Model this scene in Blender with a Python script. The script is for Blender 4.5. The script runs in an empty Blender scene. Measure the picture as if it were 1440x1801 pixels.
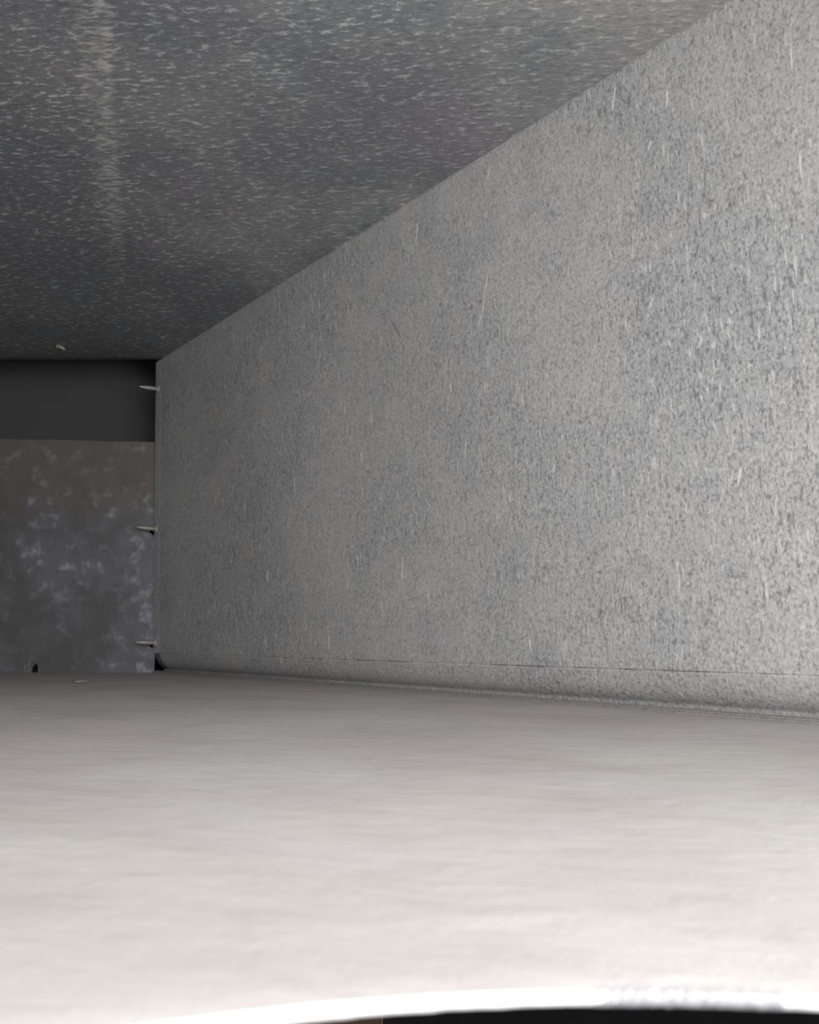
import bpy, bmesh, math, random
from mathutils import Vector, Matrix
random.seed(4)
sc = bpy.context.scene
C = sc.collection
PI = math.pi

# ------------------------------------------------------------ camera
H = 0.35                       # inside height of the duct (m)
HC = 0.0368666                 # camera height above the duct floor
cam = bpy.data.cameras.new('camera')
cam_o = bpy.data.objects.new('camera', cam)
C.objects.link(cam_o)
cam.sensor_fit = 'HORIZONTAL'
cam.sensor_width = 36.0
cam.lens = 1500 / 1440 * 36
cam.clip_start = 0.005
cam_o.location = (0, 0, HC)
cam_o.rotation_euler = (math.radians(90 + 8.43735), 0, 0)
cam.dof.use_dof = True
cam.dof.focus_distance = 0.46
cam.dof.aperture_fstop = 32
sc.camera = cam_o

# ------------------------------------------------------------ light
w = bpy.data.worlds.new('world')
sc.world = w
w.use_nodes = True
w.node_tree.nodes['Background'].inputs[0].default_value = (0.75, 0.85, 1.0, 1)
w.node_tree.nodes['Background'].inputs[1].default_value = 0.012

sc.view_settings.view_transform = 'Standard'
sc.view_settings.look = 'None'
sc.view_settings.exposure = 0.0
sc.view_settings.gamma = 1
sc.view_settings.use_curve_mapping = False

# plan of the duct: right wall runs from P0 (far corner) along N towards the open end
P0 = Vector((-0.27952, 0.94741)); N = Vector((0.624668, -0.780891)); OUT = Vector((0.780891, 0.624668))
SEND = 1.11                     # where the duct opens to the room behind the camera
WID = 0.66                      # inside width

def daylight(name, s, across, z, sx, sy, power, col, tilt):
    """daylight of the room, standing outside the open end of the duct"""
    l = bpy.data.lights.new(name, 'AREA'); l.shape = 'RECTANGLE'
    l.size = sx; l.size_y = sy; l.energy = power; l.color = col
    o = bpy.data.objects.new(name, l); C.objects.link(o)
    p = P0 + N * s - OUT * across
    o.location = (p.x, p.y, z)
    d = Vector((-N.x * math.cos(tilt), -N.y * math.cos(tilt), -math.sin(tilt)))
    o.rotation_euler = d.to_track_quat('-Z', 'Z').to_euler()
    return o
daylight('daylight_from_room', 1.12, 0.30, 0.120, 0.58, 0.20, 5.6, (1.0, 0.99, 0.98), math.radians(14)).data.spread = math.radians(150)

# ------------------------------------------------------------ helpers
def newmat(name):
    m = bpy.data.materials.new(name); m.use_nodes = True
    nt = m.node_tree; b = nt.nodes['Principled BSDF']
    return m, nt, b
class G:
    """small node-graph helper"""
    def __init__(s, nt): s.nt = nt
    def n(s, t, **k):
        x = s.nt.nodes.new(t)
        for a, v in k.items(): setattr(x, a, v)
        return x
    def L(s, a, b): s.nt.links.new(a, b)
    def coord(s, rot=0.0, scale=(1, 1, 1), loc=(0, 0, 0)):
        tc = s.n('ShaderNodeTexCoord')
        r = s.n('ShaderNodeVectorRotate', rotation_type='Z_AXIS')
        r.inputs['Angle'].default_value = rot
        s.L(tc.outputs['Object'], r.inputs['Vector'])
        mp = s.n('ShaderNodeMapping'); mp.inputs['Scale'].default_value = scale; mp.inputs['Location'].default_value = loc
        s.L(r.outputs[0], mp.inputs[0])
        return mp.outputs[0]
    def noise(s, vec, scale=1.0, detail=3, rough=.5, dist=0.0):
        x = s.n('ShaderNodeTexNoise'); s.L(vec, x.inputs['Vector'])
        x.inputs['Scale'].default_value = scale; x.inputs['Detail'].default_value = detail
        x.inputs['Roughness'].default_value = rough; x.inputs['Distortion'].default_value = dist
        return x.outputs[0]
    def ramp(s, v, lo, hi, a=0.0, b=1.0):
        x = s.n('ShaderNodeMapRange', interpolation_type='SMOOTHSTEP'); s.L(v, x.inputs[0])
        for i, q in enumerate((lo, hi, a, b)): x.inputs[i + 1].default_value = q
        return x.outputs[0]
    def m(s, op, a, b=None):
        x = s.n('ShaderNodeMath', operation=op)
        for i, q in enumerate((a, b)):
            if q is None: continue
            if isinstance(q, (int, float)): x.inputs[i].default_value = q
            else: s.L(q, x.inputs[i])
        return x.outputs[0]
    def mix(s, f, a, b, mode='MIX'):
        x = s.n('ShaderNodeMix', data_type='RGBA', blend_type=mode)
        for i, q in ((0, f), (6, a), (7, b)):
            if isinstance(q, (int, float)): x.inputs[i].default_value = q
            elif isinstance(q, tuple): x.inputs[i].default_value = (*q, 1)
            else: s.L(q, x.inputs[i])
        return x.outputs[2]
    def bump(s, h, strength, dist, prev=None):
        x = s.n('ShaderNodeBump'); s.L(h, x.inputs['Height'])
        x.inputs['Strength'].default_value = strength; x.inputs['Distance'].default_value = dist
        if prev is not None: s.L(prev, x.inputs['Normal'])
        return x.outputs[0]

ROTW = -math.atan2(N.y, N.x)     # turns the plan so that x runs along the right wall

def mat_wall():
    m, nt, b = newmat('dusty_galvanised_wall'); g = G(nt)
    fine = g.noise(g.coord(ROTW, (760, 760, 560)), 1, 3, .6, .1)
    fine2 = g.noise(g.coord(ROTW, (620, 620, 300), (3, 1, 7)), 1, 3, .62, .15)
    strk = g.noise(g.coord(ROTW + .0, (260, 260, 42), (9, 4, 2)), 1, 2, .5, .4)
    cloud = g.noise(g.coord(ROTW, (9, 9, 8)), 1, 5, .6, .3)
    mid = g.noise(g.coord(ROTW, (45, 45, 30)), 1, 4, .6, .5)
    base = g.mix(g.ramp(cloud, .32, .68), (.41, .413, .417), (.49, .485, .478))
    base = g.mix(g.ramp(mid, .35, .68, 0, .55), base, (.38, .385, .395))
    # warm and cool tints of the dust film
    tint = g.noise(g.coord(ROTW, (14, 14, 17), (5, 5, 5)), 1, 3, .5)
    base = g.mix(g.ramp(tint, .50, .70, 0, .5), base, (.50, .485, .465))
    pit = g.m('MULTIPLY', g.ramp(fine2, .51, .66), g.ramp(cloud, .68, .40, .45, .95))
    base = g.mix(g.m('MULTIPLY', pit, .60), base, (.13, .133, .14))
    base = g.mix(g.ramp(fine, .52, .68, 0, .50), base, (.13, .13, .135))
    base = g.mix(g.ramp(fine, .47, .32, 0, .40), base, (.74, .735, .725))
    fleck = g.noise(g.coord(ROTW + .02, (480, 480, 105), (1, 6, 3)), 1, 2, .6, .25)
    base = g.mix(g.m('MULTIPLY', g.ramp(fleck, .60, .70), g.ramp(cloud, .35, .6, .60, .2)), base, (.76, .76, .755))
    base = g.mix(g.m('MULTIPLY', g.ramp(fleck, .40, .31), g.ramp(cloud, .35, .6, .6, .2)), base, (.14, .143, .15))
    base = g.mix(g.m('MULTIPLY', g.ramp(strk, .68, .76), .6), base, (.82, .82, .81))
    # single scratches and a broken dark line along the pressed crease (s along the wall, z up)
    tc = g.n('ShaderNodeTexCoord'); sp = g.n('ShaderNodeSeparateXYZ'); g.L(tc.outputs['Object'], sp.inputs[0])
    S = g.m('ADD', g.m('MULTIPLY', g.m('SUBTRACT', sp.outputs[0], P0.x), N.x), g.m('MULTIPLY', g.m('SUBTRACT', sp.outputs[1], P0.y), N.y))
    Z = sp.outputs[2]
    def scratch(s0, z0, s1, z1, wd):
        L_ = math.hypot(s1 - s0, z1 - z0); us, uz = (s1 - s0) / L_, (z1 - z0) / L_
        ds, dz_ = g.m('SUBTRACT', S, s0), g.m('SUBTRACT', Z, z0)
        al = g.m('ADD', g.m('MULTIPLY', ds, us), g.m('MULTIPLY', dz_, uz))
        ac = g.m('ABSOLUTE', g.m('SUBTRACT', g.m('MULTIPLY', ds, uz), g.m('MULTIPLY', dz_, us)))
        return g.m('MULTIPLY', g.ramp(ac, wd, wd * .3), g.m('MULTIPLY', g.ramp(al, 0, .002), g.ramp(al, L_, L_ - .003)))
    for q in ((.5403, .2688, .5364, .2570, .0007), (.5366, .2580, .5338, .2432, .0007), (.5342, .2445, .5290, .2355, .0008), (.6459, .3420, .6425, .3273, .0009),
              (.6782, .3230, .6770, .3121, .0009), (.6665, .3008, .6636, .2939, .0009), (.5461, .3408, .5422, .3305, .0008), (.7031, .1180, .7001, .1069, .0009)):
        base = g.mix(g.m('MULTIPLY', scratch(*q), .75), base, (.80, .80, .79))
    base = g.mix(g.m('MULTIPLY', scratch(.4373, .2687, .4488, .2514, .0006), .8), base, (.10, .10, .10))
    cr = g.m('MULTIPLY', g.ramp(g.m('ABSOLUTE', g.m('SUBTRACT', Z, .0209)), .00050, .0002), g.ramp(mid, .40, .62, .05, .65))
    base = g.mix(cr, base, (.10, .09, .075))
    g.L(base, b.inputs['Base Color'])
    b.inputs['Metallic'].default_value = .12
    g.L(g.ramp(fine2, .3, .7, .62, .45), b.inputs['Roughness'])
    n1 = g.bump(fine2, .15, .0005)
    n1 = g.bump(mid, .12, .003, n1)
    g.L(n1, b.inputs['Normal'])
    return m

def mat_ceiling():
    m, nt, b = newmat('flaked_galvanised_ceiling'); g = G(nt)
    dash = g.noise(g.coord(.10, (150, 370, 135)), 1, 3, .64, .15)
    dash2 = g.noise(g.coord(.04, (280, 620, 300), (2, 8, 1)), 1, 3, .6, .1)
    long = g.noise(g.coord(.16, (60, 420, 60), (4, 3, 3)), 1, 2, .5, .4)
    cloud = g.noise(g.coord(0, (8, 7, 8), (1.3, 0, 0)), 1, 4, .55, .3)
    tint = g.noise(g.coord(0, (11, 9, 9), (7, 2, 0)), 1, 2, .5)
    base = g.mix(g.ramp(cloud, .35, .68), (.185, .192, .206), (.30, .302, .305))
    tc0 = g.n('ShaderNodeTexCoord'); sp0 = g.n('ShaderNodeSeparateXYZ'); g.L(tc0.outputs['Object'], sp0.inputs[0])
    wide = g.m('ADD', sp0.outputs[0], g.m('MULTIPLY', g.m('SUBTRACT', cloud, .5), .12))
    base = g.mix(g.ramp(wide, -.02, .16, 0, .75), base, (.36, .358, .352))        # light falloff painted in: paler towards the right wall
    base = g.mix(g.ramp(wide, -.10, -.24, 0, .75), base, (.155, .16, .175))  # same painted falloff: darker towards the left
    base = g.mix(g.ramp(tint, .5, .68, 0, .45), base, (.16, .20, .21))
    base = g.mix(g.ramp(tint, .46, .3, 0, .4), base, (.235, .215, .24))
    base = g.mix(g.ramp(dash, .47, .30, 0, .45), base, (.11, .11, .12))
    dens = g.ramp(cloud, .3, .7, .55, 1.0)
    base = g.mix(g.m('MULTIPLY', g.ramp(dash, .54, .68), g.m('MULTIPLY', dens, .85)), base, (.62, .615, .605))
    base = g.mix(g.m('MULTIPLY', g.ramp(dash2, .58, .70), .5), base, (.56, .56, .56))
    base = g.mix(g.m('MULTIPLY', g.ramp(long, .68, .76), .4), base, (.52, .52, .51))
    # pale streak of dust running along the sheet
    tc = g.n('ShaderNodeTexCoord'); sp = g.n('ShaderNodeSeparateXYZ'); g.L(tc.outputs['Object'], sp.inputs[0])
    wob = g.m('MULTIPLY', g.m('SUBTRACT', g.noise(g.coord(0, (30, 60, 30)), 1, 4, .7), .5), .010)
    x = g.m('ADD', g.m('ADD', sp.outputs[0], g.m('MULTIPLY', sp.outputs[1], .3028)), g.m('ADD', wob, .0368))
    band = g.m('MULTIPLY', g.ramp(x, -.022, .001), g.ramp(x, .0060, .000))
    fade = g.ramp(sp.outputs[1], .74, .55, 0, 1)
    k = g.m('MULTIPLY', g.m('MULTIPLY', band, fade), g.ramp(dash, .42, .60, .10, .75))
    base = g.mix(k, base, (.50, .495, .475))
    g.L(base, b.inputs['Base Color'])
    b.inputs['Metallic'].default_value = .15; b.inputs['Roughness'].default_value = .55
    n1 = g.bump(dash, .28, .0012); n1 = g.bump(dash2, .3, .0006, n1)
    g.L(n1, b.inputs['Normal'])
    return m

def mat_panel():
    m, nt, b = newmat('spangled_galvanised_panel'); g = G(nt)
    v = g.n('ShaderNodeTexVoronoi', feature='SMOOTH_F1'); v.inputs['Scale'].default_value = 1
    g.L(g.coord(0, (75, 75, 75)), v.inputs['Vector']); v.inputs['Smoothness'].default_value = .6
    sp_ = g.noise(g.coord(0, (85, 85, 85), (2, 2, 3)), 1, 2, .5, .1)
    big = g.noise(g.coord(0, (13, 13, 15), (0, 0, 1)), 1, 3, .5)
    tc = g.n('ShaderNodeTexCoord'); sx = g.n('ShaderNodeSeparateXYZ'); g.L(tc.outputs['Object'], sx.inputs[0])
    base = g.mix(g.ramp(big, .38, .62), (.105, .103, .106), (.145, .148, .163))
    base = g.mix(g.m('MULTIPLY', g.ramp(sx.outputs[2], .15, .21), .8), base, (.125, .110, .097))   # brown dust film on the upper half
    k = g.m('MULTIPLY', g.ramp(sp_, .50, .78), g.ramp(big, .40, .62, .15, .95))
    k = g.m('MULTIPLY', k, g.ramp(sx.outputs[2], .17, .22, 1, .45))
    base = g.mix(k, base, (.33, .34, .375))
    base = g.mix(g.ramp(v.outputs['Distance'], .5, .85, 0, .35), base, (.09, .09, .095))
    g.L(base, b.inputs['Base Color'])
    b.inputs['Metallic'].default_value = .3; b.inputs['Roughness'].default_value = .55
    g.L(g.bump(sp_, .2, .003), b.inputs['Normal'])
    return m

def mat_dust():
    m, nt, b = newmat('beige_dust'); g = G(nt)
    big = g.noise(g.coord(.5, (11, 18, 11)), 1, 4, .55, .3)
    mid = g.noise(g.coord(.35, (60, 130, 60)), 1, 4, .6, .4)
    fine = g.noise(g.coord(0, (900, 900, 900)), 1, 3, .6)
    base = g.mix(g.ramp(big, .33, .67), (.380, .354, .343), (.420, .405, .396))
    tint = g.noise(g.coord(.2, (12, 12, 12), (3, 3, 3)), 1, 3, .5)
    base = g.mix(g.ramp(tint, .5, .7, 0, .5), base, (.45, .438, .42))
    base = g.mix(g.ramp(tint, .48, .3, 0, .40), base, (.465, .415, .405))
    base = g.mix(g.ramp(mid, .50, .72, 0, .22), base, (.30, .285, .275))
    base = g.mix(g.ramp(fine, .55, .75, 0, .25), base, (.25, .24, .235))
    g.L(base, b.inputs['Base Color']); b.inputs['Roughness'].default_value = .95
    b.inputs['Specular IOR Level'].default_value = .1
    n1 = g.bump(mid, .35, .0012); n1 = g.bump(fine, .25, .0003, n1)
    g.L(n1, b.inputs['Normal'])
    return m

def mat_plain(name, col, rough=.5, metal=0.0, nscale=300, amt=.3, dark=(.1, .1, .1), bump=.2, bd=.0004):
    m, nt, b = newmat(name); g = G(nt)
    f = g.noise(g.coord(0, (nscale,) * 3), 1, 4, .6, .3)
    g.L(g.mix(g.ramp(f, .45, .7, 0, amt), col, dark), b.inputs['Base Color'])
    b.inputs['Roughness'].default_value = rough; b.inputs['Metallic'].default_value = metal
    g.L(g.bump(f, bump, bd), b.inputs['Normal'])
    return m

M_WALL, M_CEIL, M_PANEL, M_DUST = mat_wall(), mat_ceiling(), mat_panel(), mat_dust()
M_RIM = mat_plain('bright_cut_edge', (.70, .70, .70), .38, .1, 420, .18, (.5, .5, .52), .35, .0006)
M_SCUFF = mat_plain('scuffed_edge', (.235, .235, .248), .52, .0, 700, .35, (.2, .2, .21), .3, .0003)
M_SHEET = mat_plain('galvanised_sheet', (.36, .36, .37), .55, .2)
M_SEAM = mat_plain('dusty_seam', (.27, .255, .25), .7, .05, 500, .5, (.10, .095, .09))
M_DARK = mat_plain('shaded_gap_sheet', (.068, .066, .066), .8, 0, 40, .1, (.05, .05, .055))  # shade of the gap above the panel, put into the base colour
M_SCREW = mat_plain('zinc_screw', (.36, .345, .32), .45, .3, 700, .35, (.25, .23, .2))
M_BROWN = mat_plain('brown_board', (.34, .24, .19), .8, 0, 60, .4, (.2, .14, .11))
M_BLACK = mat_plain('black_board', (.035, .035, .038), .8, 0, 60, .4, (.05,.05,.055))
M_CLUMP = mat_plain('reddish_dust', (.27, .205, .195), .95, 0, 500, .4, (.25, .18, .16), .5, .0006)

def link(name, bm, mat, parent=None, smooth=False, kind=None):
    bmesh.ops.recalc_face_normals(bm, faces=bm.faces[:])
    me = bpy.data.meshes.new(name); bm.to_mesh(me); bm.free()
    me.materials.append(mat)
    if smooth:
        for p in me.polygons: p.use_smooth = True
    o = bpy.data.objects.new(name, me); C.objects.link(o)
    if parent: o.parent = parent
    if kind: o['kind'] = kind
    return o

def grid_sheet(rows):
    """rows of equally many points -> bmesh quads"""
    bm = bmesh.new()
    vs = [[bm.verts.new(p) for p in r] for r in rows]
    for a, b_ in zip(vs, vs[1:]):
        for i in range(len(a) - 1): bm.faces.new((a[i], a[i + 1], b_[i + 1], b_[i]))
    return bm

def slab(poly, z0, z1, holes=None):
    bm = bmesh.new()
    a = [bm.verts.new((x, y, z0)) for x, y in poly]; b_ = [bm.verts.new((x, y, z1)) for x, y in poly]
    bm.faces.new(a); bm.faces.new(b_)
    n = len(poly)
    for i in range(n): bm.faces.new((a[i], a[(i + 1) % n], b_[(i + 1) % n], b_[i]))
    return bm

def plan(s, across, z=0.0):
    p = P0 + N * s - OUT * across
    return Vector((p.x, p.y, z))

# ------------------------------------------------------------ setting: the duct
# right wall: a vertical sheet with a pressed crease near the foot, rolling under into the seam
def lean(z): return (0.0120 * z / H)         # the wall leans a little into the duct
SEAM = [(-.0030, .0000), (.0006, .0000), (.0008, .0005), (.0007, .0010), (.0001, .0011), (.0001, .0013), (.0004, .0016), (.0003, .0021), (-.0050, .0023)]
prof = [(-.0130, .0000),
        (-.0112, .0038), (-.0092, .0052), (-.0066, .0076), (-.0046, .0100), (-.0028, .0130), (-.0013, .0162), (-.0004, .0190), (-.0001, .0198),
        (.0000, .0205), (-.00045, .0207), (-.00045, .0209), (.0000, .0211), (.0001, .0214), (.0002, .0220), (.0006, .0235)]
zz = .0235
while zz < H + .004:
    zz = min(zz + .012, H + .0045); prof.append((lean(zz), zz))
seg = [i / 60 * SEND for i in range(61)]
rows = []
for (o, z) in prof:
    r = []
    for s in seg:
        wv = .0009 * min(1, max(0, s - .02) / .08) * math.sin(s * 23 + z * 9) * math.sin(z / H * PI) if z > .03 else 0
        r.append(plan(s - .0 , o + wv, z))
    rows.append(r)
wall = link('wall_right', grid_sheet(rows), M_WALL, smooth=False, kind='structure')
md = wall.modifiers.new('thick', 'SOLIDIFY'); md.thickness = .0012; md.offset = 1
# decide which side is outside after normals: outside is +OUT
me = wall.data; avg = sum((p.normal.x * OUT.x + p.normal.y * OUT.y) * p.area for p in me.polygons)
md.offset = 1 if avg > 0 else -1
for p in me.polygons:
    if p.center.z > .0031: p.use_smooth = True

rows = [[plan(s, o, z) for s in seg] for o, z in SEAM]
link('trim_3', grid_sheet(rows), M_SEAM, kind='structure')

# folded strip that stiffens the far end of the right wall
rows = []
for s, o in ((-.0010, -.002), (-.0010, .0005), (.0100, .0004), (.0165, .0000), (.0145, -.001)):
    rows.append([plan(s, o + lean(z) + .0002, z) for z in (.021, .1, .2, .3, H - .001)])
link('trim_1', grid_sheet(rows), M_WALL, kind='structure')

left = [plan(s, WID, z) for s in (0, SEND) for z in (0, H)]
bm = slab([tuple(plan(-.9, WID).xy), tuple(plan(SEND, WID).xy), tuple(plan(SEND, WID + .002).xy), tuple(plan(-.9, WID + .002).xy)], -.001, H + .3)
link('wall_left', bm, M_SHEET, kind='structure')

# ceiling: a sheet that bends up where the shaft begins beyond the back panel
YB = .9474
rows = []
def xr(y):                                    # x of the right wall's line at depth y (kept just outside it)
    return P0.x + (P0.y - y) * .80 + .010
Y0, RB = YB - .030, .09
ys = [-.45 + i * (Y0 + .45) / 40 for i in range(41)]
prof = [(y, H) for y in ys]
for i in range(1, 11):
    a = i / 10 * PI / 2
    prof.append((Y0 + RB * math.sin(a), H + RB * (1 - math.cos(a))))
prof += [(Y0 + RB, H + .20), (Y0 + RB, H + .30)]
for (y, z) in prof:
    xl = plan(0, WID).x + (P0.y - y) * .80 - .5
    x1 = max(xr(y), P0.x + .02) if y < YB - .03 else P0.x + .02
    rows.append([(xl + (x1 - xl) * k / 12, y, z) for k in range(13)])
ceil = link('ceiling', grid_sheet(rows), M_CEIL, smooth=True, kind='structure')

# back panel with torn notches beside the screws and at its foot
XR, XL = P0.x + .0005, plan(0, WID).x - .30
top = lambda x: .2574 + (x - XR) * -.0227
def px(u): return (u - 720) / 1500 * YB * 1.0023 / math.cos(math.radians(8.43735)) * .988
pts = [(XL, -.001), (-.4133, -.001), (-.4122, .0050), (-.4090, .0098), (-.4068, .0082), (-.4058, .0034), (-.4062, -.001), (XR, -.001),
       (XR, .0240), (XR - .0040, .0270), (XR - .0100, .0316), (XR - .0060, .0330), (XR, .0330),
       (XR, .1490), (XR - .0078, .1508), (XR - .0128, .1556), (XR - .0080, .1572), (XR, .1572), (XR, top(XR))]
nt_ = 26
for i in range(1, nt_ + 1):
    x = XR + (XL - XR) * i / nt_
    pts.append((x, top(x) + .0004 * math.sin(i * 2.1)))
bm = bmesh.new()
a = [bm.verts.new((x, YB, z)) for x, z in pts]; b_ = [bm.verts.new((x, YB + .0012, z)) for x, z in pts]
bm.faces.new(a); bm.faces.new(b_)
for i in range(len(pts)): j = (i + 1) % len(pts); bm.faces.new((a[i], a[j], b_[j], b_[i]))
link('wall_back', bm, M_PANEL, kind='structure')

# shaft behind the panel
bm = bmesh.new()
def boxto(bm, x0, x1, y0, y1, z0, z1):
    r = bmesh.ops.create_cube(bm, size=1)
    for v in r['verts']:
        v.co = Vector((x0 if v.co.x < 0 else x1, y0 if v.co.y < 0 else y1, z0 if v.co.z < 0 else z1))
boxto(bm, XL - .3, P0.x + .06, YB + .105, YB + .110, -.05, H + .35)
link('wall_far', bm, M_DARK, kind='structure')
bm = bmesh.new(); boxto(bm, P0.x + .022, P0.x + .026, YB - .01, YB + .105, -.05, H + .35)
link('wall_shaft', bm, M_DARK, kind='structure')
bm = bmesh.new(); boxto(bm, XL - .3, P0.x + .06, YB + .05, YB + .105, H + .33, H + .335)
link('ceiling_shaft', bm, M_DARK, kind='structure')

# floor sheet with the round opening; its rolled edge; the dust lying on it
HX, HY, HR = .0226, -.0440, .1412
inset = -.0085
outline = [plan(-.03, inset), plan(SEND, inset), plan(SEND, WID), plan(-.9, WID), Vector((-2, YB, 0))]
# convex outline as half planes: right wall, open end, left wall, back panel
def reach(ang, extra=0.0):
    d = Vector((math.cos(ang), math.sin(ang))); c = Vector((HX, HY)); best = 9
    for nrm, off in ((OUT, OUT.dot(P0) + .0145), (-OUT, -OUT.dot(P0) + WID), (N, N.dot(P0) + SEND), (Vector((0, 1)), YB - .0004)):
        k = nrm.dot(d)
        if k > 1e-6: best = min(best, (off - extra - nrm.dot(c)) / k)
    return best
from mathutils import noise as mn
def rings(r0, zf, nseg=360, nr=46, outer=0.0):
    rows = []
    for j in range(nr + 1):
        t = j / nr; r_ = []
        for i in range(nseg + 1):
            a = 2 * PI * i / nseg
            R1 = reach(a, outer)
            rr = r0(a) * (R1 / r0(a)) ** t
            x, y = HX + rr * math.cos(a), HY + rr * math.sin(a)
            r_.append((x, y, zf(x, y, rr, t)))
        rows.append(r_)
    bm = grid_sheet(rows); bmesh.ops.remove_doubles(bm, verts=bm.verts[:], dist=1e-6); return bm
link('floor', rings(lambda a: HR + .0005, lambda x, y, r, t: -.0012, nr=8), M_SHEET, kind='structure')

rows = []
for j in range(13):
    r_ = []
    for i in range(481):
        a = 2 * PI * i / 480
        th = PI * (j / 12) * 1.15 - .05        # from the floor side over the edge and under
        R = .00092
        rip = .00010 * mn.noise(Vector((math.cos(a) * 60, math.sin(a) * 60, 0)))
        # shallow diagonal dents on part of the roll
        dent = .00042 * max(0, math.sin((a * 190) + th * 2.2)) * max(0, 1 - abs(a - 1.47) / .11) * math.sin(min(th, PI))
        rad = HR + .0009 - (R + rip - dent) * math.sin(th) 
        z = -.00105 + (R + rip - dent) * math.cos(th)
        r_.append((HX + rad * math.cos(a), HY + rad * math.sin(a), z))
    rows.append(r_)
bm = grid_sheet(rows); bmesh.ops.remove_doubles(bm, verts=bm.verts[:], dist=1e-7)
link('trim_2', bm, M_RIM, smooth=True, kind='structure')

rows = []
for j in range(11):
    r_ = []
    for i in range(241):
        a = math.radians(91.2 - 8.0 * i / 240); th = PI * (j / 10) * .95 + .05
        R = .00092 + .00010 + .00012 * math.sin(a * 640 - th * 3.2 + 5 * mn.noise(Vector((a * 70, 0, 0)))) * max(0, 1 - (i / 240) ** 2) * math.sin(th) + .00010 * mn.noise(Vector((a * 120, th * 2, 5)))
        rad = HR + .0009 - R * math.sin(th)
        r_.append((HX + rad * math.cos(a), HY + rad * math.sin(a), -.00105 + R * math.cos(th)))
    rows.append(r_)
link('trim_4', grid_sheet(rows), M_SCUFF, smooth=True, kind='structure')

def dz(x, y, r, t):
    e = min(1.0, (r - HR) / .02)
    h = .0006 * mn.noise(Vector((x * 9, y * 9, 1))) + .00012 * mn.noise(Vector((x * 50, y * 50, 4)))
    # low drift ridge left of the opening
    q = (y - (.118 + .05 * (x + .03) * (1 if x > -.03 else .2)))
    h += .0002 * math.exp(-(q / .0030) ** 2) * (1 if x < .02 else max(0, 1 - (x - .02) / .02))
    edge = min(1.0, t * 8)
    k = OUT.x * x + OUT.y * y - OUT.dot(P0)     # distance to the right wall (negative inside)
    damp = min(1.0, max(0.0, (-k) / .03))
    return -.00015 + .0003 * min(1, (r - HR) / .003) + h * e * damp * .8
d = link('dust_layer', rings(lambda a: HR + .0002 + .00010 * mn.noise(Vector((math.cos(a) * 25, math.sin(a) * 25, 3))), dz, 420, 110, outer=.0045), M_DUST, smooth=True)
d['kind'] = 'stuff'; d['label'] = 'smooth layer of pale beige dust covering the duct floor'; d['category'] = 'dust'

# boards added for the dim space under the duct seen through the round opening
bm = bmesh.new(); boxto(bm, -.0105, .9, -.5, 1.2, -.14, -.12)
link('board_below_right', bm, M_BLACK, kind='structure')
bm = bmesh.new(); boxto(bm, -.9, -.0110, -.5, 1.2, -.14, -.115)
link('board_below_left', bm, M_BROWN, kind='structure')

# ------------------------------------------------------------ screws
def make_screw():
    root = bpy.data.objects.new('sheet_metal_screw', None); C.objects.link(root)
    root.empty_display_size = .005
    def lathe(pr, n=20):
        return grid_sheet([[(r * math.cos(2 * PI * i / n), r * math.sin(2 * PI * i / n), z) for i in range(n + 1)] for r, z in pr])
    link('shank', lathe([(.0001, -.002), (.00150, -.002), (.00150, .012), (.00135, .0145), (.0008, .0190), (.0003, .0212), (.00002, .0222)]), M_SCREW, root, True)
    # helical thread
    rows = []; turns = 9; n = turns * 16
    for i in range(n + 1):
        t = i / n; a = 2 * PI * turns * t; z = -.001 + .0210 * t
        rc = .00150 if z < .012 else .00150 * max(.12, 1 - (z - .012) / .0102)
        ro = rc + .00065 * (1 if z < .015 else max(.1, 1 - (z - .015) / .006))
        rows.append([(q * math.cos(a), q * math.sin(a), z + dz_) for q, dz_ in ((rc * .9, -.0006), (ro, 0), (rc * .9, .0006))])
    link('thread', grid_sheet(rows), M_SCREW, root, True)
    # small burr of sheet metal raised where the screw breaks through
    rows = []
    for j, (r, z) in enumerate(((.0034, 0), (.0027, .0005), (.0022, .0013), (.0020, .0011))):
        rows.append([((r + .0003 * math.sin(5 * a)) * math.cos(a), (r + .0003 * math.sin(5 * a)) * math.sin(a), z) for a in [2 * PI * i / 24 for i in range(25)]])
    link('burr', grid_sheet(rows), M_WALL, root, True)
    return root
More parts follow.
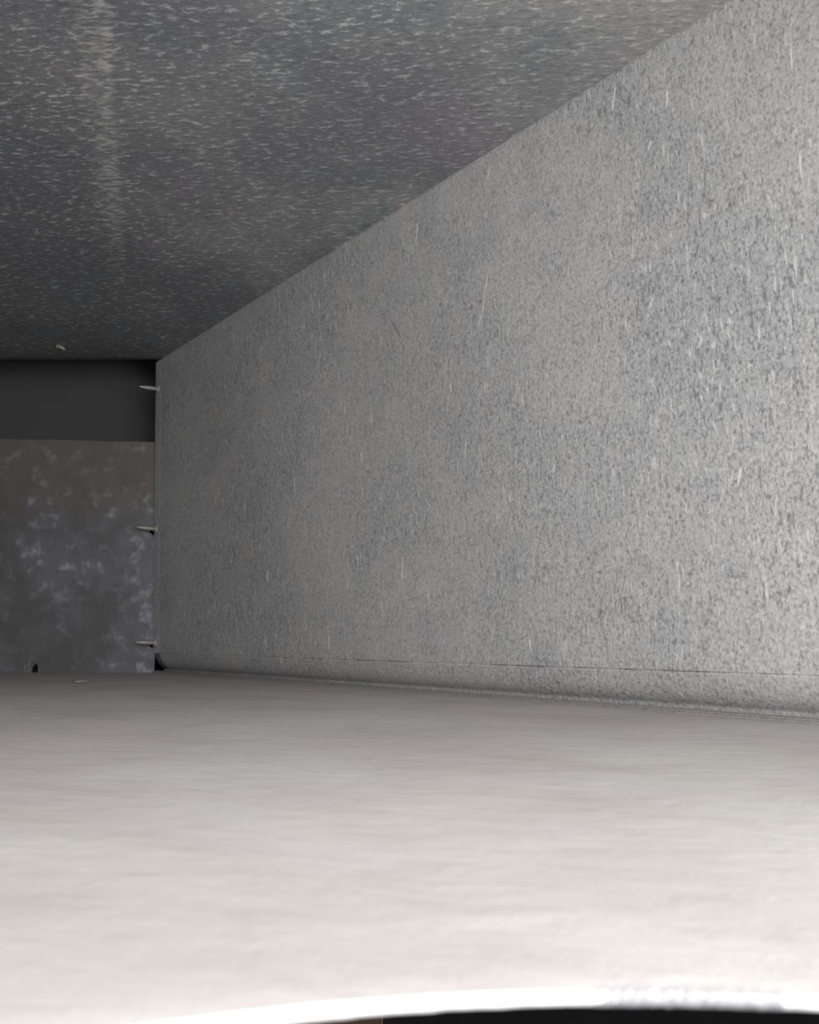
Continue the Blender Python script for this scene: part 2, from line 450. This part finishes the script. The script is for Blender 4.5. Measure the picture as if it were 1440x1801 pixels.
def copy_tree(o, parent=None):
    c = o.copy(); C.objects.link(c); c.parent = parent
    for ch in o.children: copy_tree(ch, c)
    return c
proto = make_screw()
spots = [(plan(.0085, lean(.318) + .0018, .3155), (-OUT.x, -OUT.y, -.04), 'upper screw tip poking from the wall edge into the dark gap, topmost of three'),
         (plan(.0070, lean(.156) + .0018, .1568), (-OUT.x, -OUT.y, .02), 'middle screw of three poking through the far wall edge beside the spangled panel'),
         (plan(.0070, lean(.030) + .0018, .0322), (-OUT.x, -OUT.y, .03), 'lowest screw of three poking through the far wall edge just above the dust'),
         (Vector((-.3795, .885, H - .0002)), (1.0, .10, -.55), 'small shiny screw tip hanging from the dark ceiling at the far left')]
roots = [proto] + [copy_tree(proto) for _ in spots[1:]]
for r, (p, dr, lab) in zip(roots, spots):
    r.location = p; r.rotation_euler = Vector(dr).to_track_quat('Z', 'Y').to_euler()
    r['label'] = lab; r['category'] = 'screw'; r['group'] = 'screws poking into the duct'
for r in roots[:3]: r.scale = (1.3, 1.3, 1)
roots[3].scale = (1, 1, .40)

# ------------------------------------------------------------ small things
# bent metal tab beside the notch at the foot of the back panel
rows = []
for k, (x, y) in enumerate(((-.4205, -.001), (-.4170, -.003), (-.4140, -.0065), (-.4132, -.0070))):
    rows.append([(x, YB + y, .0002), (x, YB + y - .0006, .005), (x + .0004, YB + y, .0085 + .001 * k)])
bm = grid_sheet(rows)
o = link('metal_tab', bm, M_SCREW); o['label'] = 'tiny bent metal tab beside the black notch at the panel foot'; o['category'] = 'tab'
mdt = o.modifiers.new('thick', 'SOLIDIFY'); mdt.thickness = .0006

# small reddish clump in the dust
bm = bmesh.new(); bmesh.ops.create_icosphere(bm, subdivisions=3, radius=1)
for v in bm.verts:
    v.co *= 1 + .35 * mn.noise(v.co * 2.1)
    v.co = Vector((v.co.x * .0055, v.co.y * .009, max(v.co.z, -.3) * .0014))
o = link('dust_clump', bm, M_CLUMP, smooth=True)
o.location = (-.278, .735, .0010)
o['label'] = 'small reddish clump of dust on the duct floor near the panel'; o['category'] = 'dust clump'
